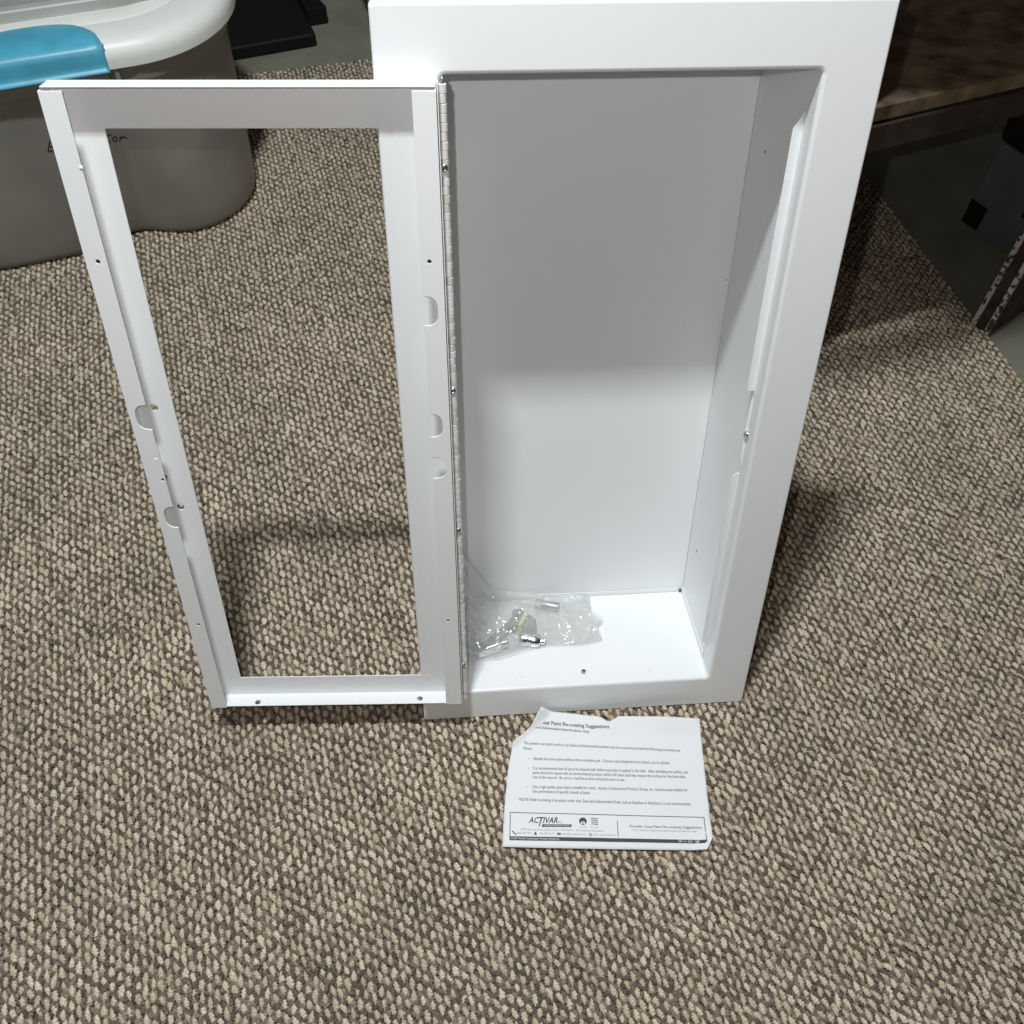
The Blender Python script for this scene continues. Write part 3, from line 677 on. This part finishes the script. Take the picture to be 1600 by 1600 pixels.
# ------------------------------------------------------------------ STORAGE BIN, left
BA = 0.393
e1 = Vector((math.cos(BA), math.sin(BA), 0)); e2 = Vector((-math.sin(BA), math.cos(BA), 0))
def bp(a, b, z): return e1*a + e2*b + Vector((0, 0, z))
binm = mat('translucent_grey_plastic', (0.2, 0.196, 0.178), 0.34, spec=0.45); add_bump(binm, 180, 0.08, 0.0008)
vary(binm, (0.19, 0.186, 0.166), (0.275, 0.268, 0.238), 6)
LIDM = mat('white_lid_plastic', (0.8, 0.82, 0.79), 0.42)
def _lid():
    m = LIDM; b = m.node_tree.nodes['Principled BSDF']
    r = vary(m, (0.50, 0.485, 0.43), (0.80, 0.83, 0.80), 55, lo=0.24, hi=0.33, detail=8)
    add_bump(m, 300, 0.1, 0.0006)
_lid()
PANELM = mat('lid_panel_grey', (0.30, 0.305, 0.285), 0.45); vary(PANELM, (0.33, 0.335, 0.31), (0.44, 0.455, 0.435), 9)
BLUE = mat('blue_latch_plastic', (0.045, 0.30, 0.43), 0.38); vary(BLUE, (0.065, 0.34, 0.50), (0.085, 0.41, 0.58), 30); add_bump(BLUE, 500, 0.15, 0.0005)
sbin = thing('storage_bin', 'grey translucent storage bin with white lid and blue latch left of the cabinet', 'storage bin')
LH = 0.316
def outline(a0, a1, b0, b1, r, ind):
    P_ = []
    pts_ = rrect(a0, a1, b0, b1, r, 14)
    dn = densify(pts_, 0.008)
    for a, b in dn:
        if abs(b-b0) < 0.004: b += ind*math.exp(-((a+0.2455)/0.042)**2)
        P_.append((a, b))
    return P_
base_n = None
def binring(k, z, extra=0.0, ind=0.028):
    # k 0 at the foot, 1 at the rim
    a0, a1 = -0.530 - 0.024*k - extra, -0.022 + 0.010*k + extra
    b0, b1 = 0.906 - 0.010*k - extra, 1.235 + 0.028*k + extra
    n = 14
    P_ = rrect(a0, a1, b0, b1, 0.120+0.045*k, n)
    # resample the long near side so it can dip
    res = []
    for i in range(len(P_)):
        A_, B_ = Vector(P_[i]), Vector(P_[(i+1) % len(P_)])
        m_ = 40 if (B_-A_).length > 0.1 else 1
        for q in range(m_):
            a, b = A_.lerp(B_, q/m_)
            if abs(b-b0) < 0.001: b += ind*(1-0.6*k)*math.exp(-((a+0.222)/0.05)**2)
            res.append(bp(a, b, z))
    return res
rings = []
for k in range(4): a = math.radians(90*k/3); rings.append(binring(0, 0.0012 + 0.014*(1-math.sin(a)) - 0.001, extra=-0.014*(1-math.cos(a))))
rings = rings[::-1]
for k in range(1, 9): rings.append(binring(k/8*0.86, 0.015 + (LH-0.070)*k/8))
z1_ = 0.030 + LH-0.085

rings += [binring(0.88, z1_+0.004, 0.005), binring(0.90, z1_+0.008, 0.0055), binring(1.0, LH-0.012, 0.006), binring(1.0, LH-0.010, 0.002)]
V, Fc = loft(rings, cap0=True)
body = obj('bin_body', fix(mesh('bin_body', V, Fc, True)), binm, sbin, smooth=True)
# stiffening ribs under the latch
for a in (-0.372, -0.178, -0.192):
    v, f = boxdata(a-0.003, a+0.003, 0.8885, 0.905, z1_+0.004, LH-0.012); obj('rib', fix(mesh('rib', [bp(*p) for p in v], f)), binm, body, bevel=0.001)
# lid: rounded skirt, broad white rim, groove, raised grey panel
def lidring(ins_, z, r=None):
    a0, a1, b0, b1 = -0.575+ins_, 0.006-ins_, 0.886+ins_, 1.290-ins_
    return [bp(a, b, z) for a, b in rrect(a0, a1, b0, b1, max(0.02, (r if r else 0.160-ins_*0.8)), 14)]
LT = LH + 0.006
rings = [lidring(0.006, LH-0.026), lidring(0.0, LH-0.026), lidring(0.0, LH-0.016)]
for k in range(1, 7): a = math.radians(90*k/6); rings.append(lidring(0.022*(1-math.cos(a)), LH-0.016 + 0.022*math.sin(a)))
rings += [lidring(0.050, LT+0.003), lidring(0.0525, LT+0.0022), lidring(0.055, LT+0.0034), lidring(0.074, LT+0.005), lidring(0.082, LT+0.0025), lidring(0.085, LT+0.0020)]
V, Fc = loft(rings, cap1=True)
lid = obj('lid', fix(mesh('lid', V, Fc, True)), LIDM, sbin, smooth=True)
rings = [lidring(0.0852, LT+0.002, 0.045), lidring(0.0870, LT+0.014, 0.045), lidring(0.0890, LT+0.016, 0.044), lidring(0.099, LT+0.0165, 0.04), lidring(0.101, LT+0.0150, 0.04)]
V, Fc = loft(rings, cap1=True); obj('raised_panel', fix(mesh('raised_panel', V, Fc, True)), PANELM, lid, smooth=True)
# latch: convex blue shell over the rim
def latch(cx_, hw):
    V, Fc = [], []; A_, B_ = 40, 16
    for i in range(A_+1):
        s = -1 + 2*i/A_; el = math.sqrt(max(0, 1-abs(s)**2.4))
        for j in range(B_+1):
            t_ = j/B_
            ins_ = 0.066*el + 0.002
            # path: from the inset top edge outward, over the rim and down
            if t_ < 0.6: q_ = t_/0.6; b = 0.887 + ins_*(1-q_) - 0.003*math.sin(q_*math.pi/2)*q_; z = LT + 0.0035 + 0.006*math.sin(q_*math.pi*0.62)*(0.3+0.7*el) - 0.011*q_**3
            elif t_ < 0.9: q_ = (t_-0.6)/0.3; b = 0.884 - 0.003*math.sin(q_*math.pi/2); z = LT - 0.0075 - 0.019*q_ + 0.006*math.sin(math.pi*0.62)*(0.3+0.7*el)*(1-q_)
            else: q_ = (t_-0.9)/0.1; b = 0.881 - 0.006*q_; z = LT - 0.0265 - 0.002*q_
            V.append(bp(cx_ + s*hw*(1.0 if t_ < 0.6 else 1.0), b, z))
    for i in range(A_):
        for j in range(B_): k = i*(B_+1)+j; Fc.append((k, k+B_+1, k+B_+2, k+1))
    o = obj('latch', fix(mesh('latch', V, Fc, True)), BLUE, lid); s_ = o.modifiers.new('thick', 'SOLIDIFY'); s_.thickness = 0.003; s_.offset = -1
    return o
latch(-0.274, 0.089)
# marker writing on the near wall
MARK = mat('marker_ink', (0.006, 0.006, 0.007), 0.6)
def wallpt(a, z):
    k = (z-0.015)/(LH-0.070)*0.86; b = 0.906 - 0.010*k + 0.028*(1-0.6*k)*math.exp(-((a+0.222)/0.05)**2)
    return bp(a, b-0.0003, z)
def stroke(pts, w_=0.0013):
    path = [wallpt(*p) for p in pts]; return sweep_tube(path, w_*0.5, 5)
def inv_wall(px, py):
    # pixel of the photograph -> (a, z) on the near wall plane, used only to place the writing at its size
    d = fw + rt2*((px-803.48)/F_PX) + up2*((808.13-py)/F_PX)
    nrm = Vector((e2.x, e2.y, 0.13)).normalized(); p0 = bp(-0.2, 0.917, 0.0)
    t_ = (p0-C0).dot(nrm)/d.dot(nrm); X = C0 + d*t_
    return X.dot(e1), X.z
ST = []
def S_(pts): ST.append(stroke([inv_wall(*p) for p in pts]))
S_([(78, 229), (77, 236), (76, 242)]); S_([(77, 229), (84, 228)]); S_([(77, 235), (83, 235)]); S_([(76, 242), (84, 241)])
S_([(177, 225), (171, 227), (168, 231), (169, 236), (176, 237)])
S_([(181, 229), (179, 233), (182, 236), (186, 233), (186, 229), (181, 228), (181, 229)])
S_([(191, 227), (190, 235)]); S_([(190, 231), (194, 227), (199, 226), (201, 228)])
for grp in (ST[0:4], ST[4:5], ST[5:6], ST[6:8]):
    V, Fc = join(grp); obj('marker_letter', mesh('marker_letter', V, Fc, True), MARK, sbin)

# ------------------------------------------------------------------ black plastic base and grey tub behind
BLK = mat('black_plastic', (0.005, 0.005, 0.006), 0.65, spec=0.3)
def rslab(name, pts, z0, z1, m, par, bev, **k):
    V, Fc = hexa([(x, y, z0) for x, y in pts] + [(x, y, z1) for x, y in pts]); return obj(name, fix(mesh(name, V, Fc)), m, par, bevel=bev, seg=4, **k)
bb = thing('black_stand', 'black slab based stand on the concrete behind the storage bin', 'stand')
f0 = Vector((-0.520, 1.297)); f1 = Vector((-0.378, 1.360)); dv = (f1-f0).normalized(); pv = Vector((-dv.y, dv.x))
def q2(a, b): p = f0 + dv*a + pv*b; return (p.x, p.y)
wd = (f1-f0).length
rslab('base_slab', [q2(-0.25, 0), q2(wd, 0), q2(wd, 0.5), q2(-0.25, 0.5)], -0.010, 0.014, BLK, bb, 0.005)
rslab('side_foot', [q2(wd+0.002, 0.075), q2(wd+0.042, 0.075), q2(wd+0.004, 0.30), q2(wd+0.002, 0.30)], -0.010, 0.022, BLK, bb, 0.004)
GT = mat('dark_grey_plastic', (0.14, 0.14, 0.135), 0.4); vary(GT, (0.11, 0.11, 0.105), (0.17, 0.17, 0.195), 5)
gt = thing('grey_tub', 'dark grey tub on the concrete behind the cabinet', 'tub')
def tub(k, z, ins_=0): return [(x, y, z) for x, y in rrect(-0.292-0.035*k+ins_, 0.16+0.03*k-ins_, 1.415-0.03*k+ins_, 1.80+0.03*k-ins_, 0.07, 10)]
rings = [tub(0, -0.0105, 0.012), tub(0, -0.004, 0.003), tub(0, 0.0)] + [tub(k/5, 0.22*k/5) for k in range(1, 6)] + [tub(1, 0.22, -0.012), tub(1, 0.236, -0.012), tub(1, 0.236, 0.004), tub(0.9, 0.20, 0.006)]
V, Fc = loft(rings, cap0=True, cap1=True); obj('tub_body', fix(mesh('tub_body', V, Fc, True)), GT, gt, smooth=True)
V, Fc = loft([tub(0, -0.0112, 0.0), tub(0, -0.0112, -0.004), tub(0, -0.0085, -0.0045), tub(0, -0.0075, 0.0)], close_profile=True); obj('base_rim', fix(mesh('base_rim', V, Fc)), mat('black_rubber', (0.02, 0.016, 0.012), 0.7), gt)

# ------------------------------------------------------------------ workbench at right: low shelf, top above, panel leg
WOOD = mat('particle_board', (0.20, 0.155, 0.105), 0.75)
vary(WOOD, (0.07, 0.045, 0.028), (0.27, 0.195, 0.12), 30, stretch=(1, 1.6, 1), lo=0.32, hi=0.72, detail=15); add_bump(WOOD, 160, 0.4, 0.001, detail=8)
DKW = mat('dark_board', (0.065, 0.045, 0.032), 0.8); vary(DKW, (0.02, 0.014, 0.010), (0.06, 0.04, 0.028), 30)
bench = thing('workbench', 'old wooden workbench with a particle board shelf right of the cabinet', 'workbench')
s0 = Vector((0.4035, 0.531)); s1 = Vector((0.560, 0.6026)); sv = (s1-s0).normalized(); sp = Vector((-sv.y, sv.x))
def q3(a, b): p = s0 + sv*a + sp*b; return (p.x, p.y)
rslab('shelf_board', [q3(-0.010, 0), q3(0.95, 0), q3(0.95, 0.60), q3(-0.010, 0.60)], 0.402, 0.420, WOOD, bench, 0.0012)
rslab('shelf_rail', [q3(-0.010, -0.002), q3(0.95, -0.002), q3(0.95, 0.036), q3(-0.010, 0.036)], 0.364, 0.398, DKW, bench, 0.002)
rslab('corner_post', [q3(-0.055, 0.0), q3(-0.012, 0.0), q3(-0.012, 0.06), q3(-0.055, 0.06)], -0.0115, 0.90, DKW, bench, 0.002)
rslab('bench_top', [(0.190, 0.408), (1.40, 0.385), (1.40, 1.20), (0.190, 1.20)], 0.905, 0.945, WOOD, bench, 0.003)
rslab('shadow_caster_strip', [(0.178, 0.300), (0.40, 0.389), (0.40, 0.425), (0.178, 0.336)], 0.9455, 0.956, WOOD, bench, 0.001)  # unseen strip, added only to cast a shadow band across the rug
# panel leg with chipped white paint along its edges
CHIP = mat('chipped_white_paint', (0.5, 0.48, 0.44), 0.8)
def _chip():
    m = CHIP; r = vary(m, (0.055, 0.04, 0.03), (0.58, 0.56, 0.52), 120, lo=0.44, hi=0.50, detail=10)
_chip()
l0 = Vector((0.730, 0.647)); lu = Vector((0.77, 0.64)).normalized(); ln_ = Vector((-lu.y, lu.x))
def q4(a, b): p = l0 + lu*a + ln_*b; return (p.x, p.y)
leg = rslab('leg_panel', [q4(0.0016, 0.0016), q4(0.30, 0.0016), q4(0.30, 0.0264), q4(0.0016, 0.0264)], -0.0115, 0.34, DKW, bench, 0.001)
for b0_, b1_ in ((-0.001, 0.006), (0.0215, 0.029)):
    rslab('painted_edge', [q4(-0.001, b0_), q4(0.006, b0_), q4(0.006, b1_), q4(-0.001, b1_)], -0.011, 0.34, CHIP, leg, 0.001)
# ---- taped box on the floor below the shelf
BOXM = mat('blue_grey_plastic', (0.15, 0.16, 0.19), 0.4); vary(BOXM, (0.12, 0.13, 0.155), (0.18, 0.19, 0.225), 8)
TAPE = mat('black_tape', (0.006, 0.006, 0.006), 0.4)
tb = thing('taped_box', 'blue grey box patched with black tape under the workbench shelf', 'box')
o0 = Vector((0.760, 0.924)); bu = Vector((0.60, -0.80)).normalized(); bn = Vector((0.80, 0.60))
def q5(a, b): p = o0 + bu*a + bn*b; return (p.x, p.y)
rslab('box_body', [q5(0, 0), q5(0.30, 0), q5(0.30, 0.30), q5(0, 0.30)], -0.0115, 0.138, BOXM, tb, 0.003)
rslab('tape_patch', [q5(-0.0015, -0.0015), q5(0.030, -0.0015), q5(0.030, 0.03), q5(-0.0015, 0.03)], -0.009, 0.034, TAPE, tb, 0.001)
rslab('tape_patch', [q5(0.085, -0.0015), q5(0.18, -0.0015), q5(0.18, 0.02), q5(0.085, 0.02)], 0.055, 0.100, TAPE, tb, 0.001)
V, Fc = hexa([(*q5(-0.004, -0.004), 0.1405), (*q5(0.304, -0.004), 0.1405), (*q5(0.304, 0.304), 0.1405), (*q5(-0.004, 0.304), 0.1405), (*q5(-0.008, -0.008), 0.195), (*q5(0.304, -0.01), 0.19), (*q5(0.304, 0.304), 0.198), (*q5(-0.006, 0.304), 0.190)])
obj('bag_liner', fix(mesh('bag_liner', V, Fc)), TAPE, tb, bevel=0.008, seg=3)
rslab('box_rim', [q5(-0.010, -0.012), q5(0.306, -0.012), q5(0.306, -0.002), q5(-0.010, -0.002)], 0.196, 0.214, BOXM, tb, 0.002)
rslab('box_rim', [q5(-0.012, 0.0), q5(-0.002, 0.0), q5(-0.002, 0.304), q5(-0.012, 0.304)], 0.196, 0.214, BOXM, tb, 0.002)
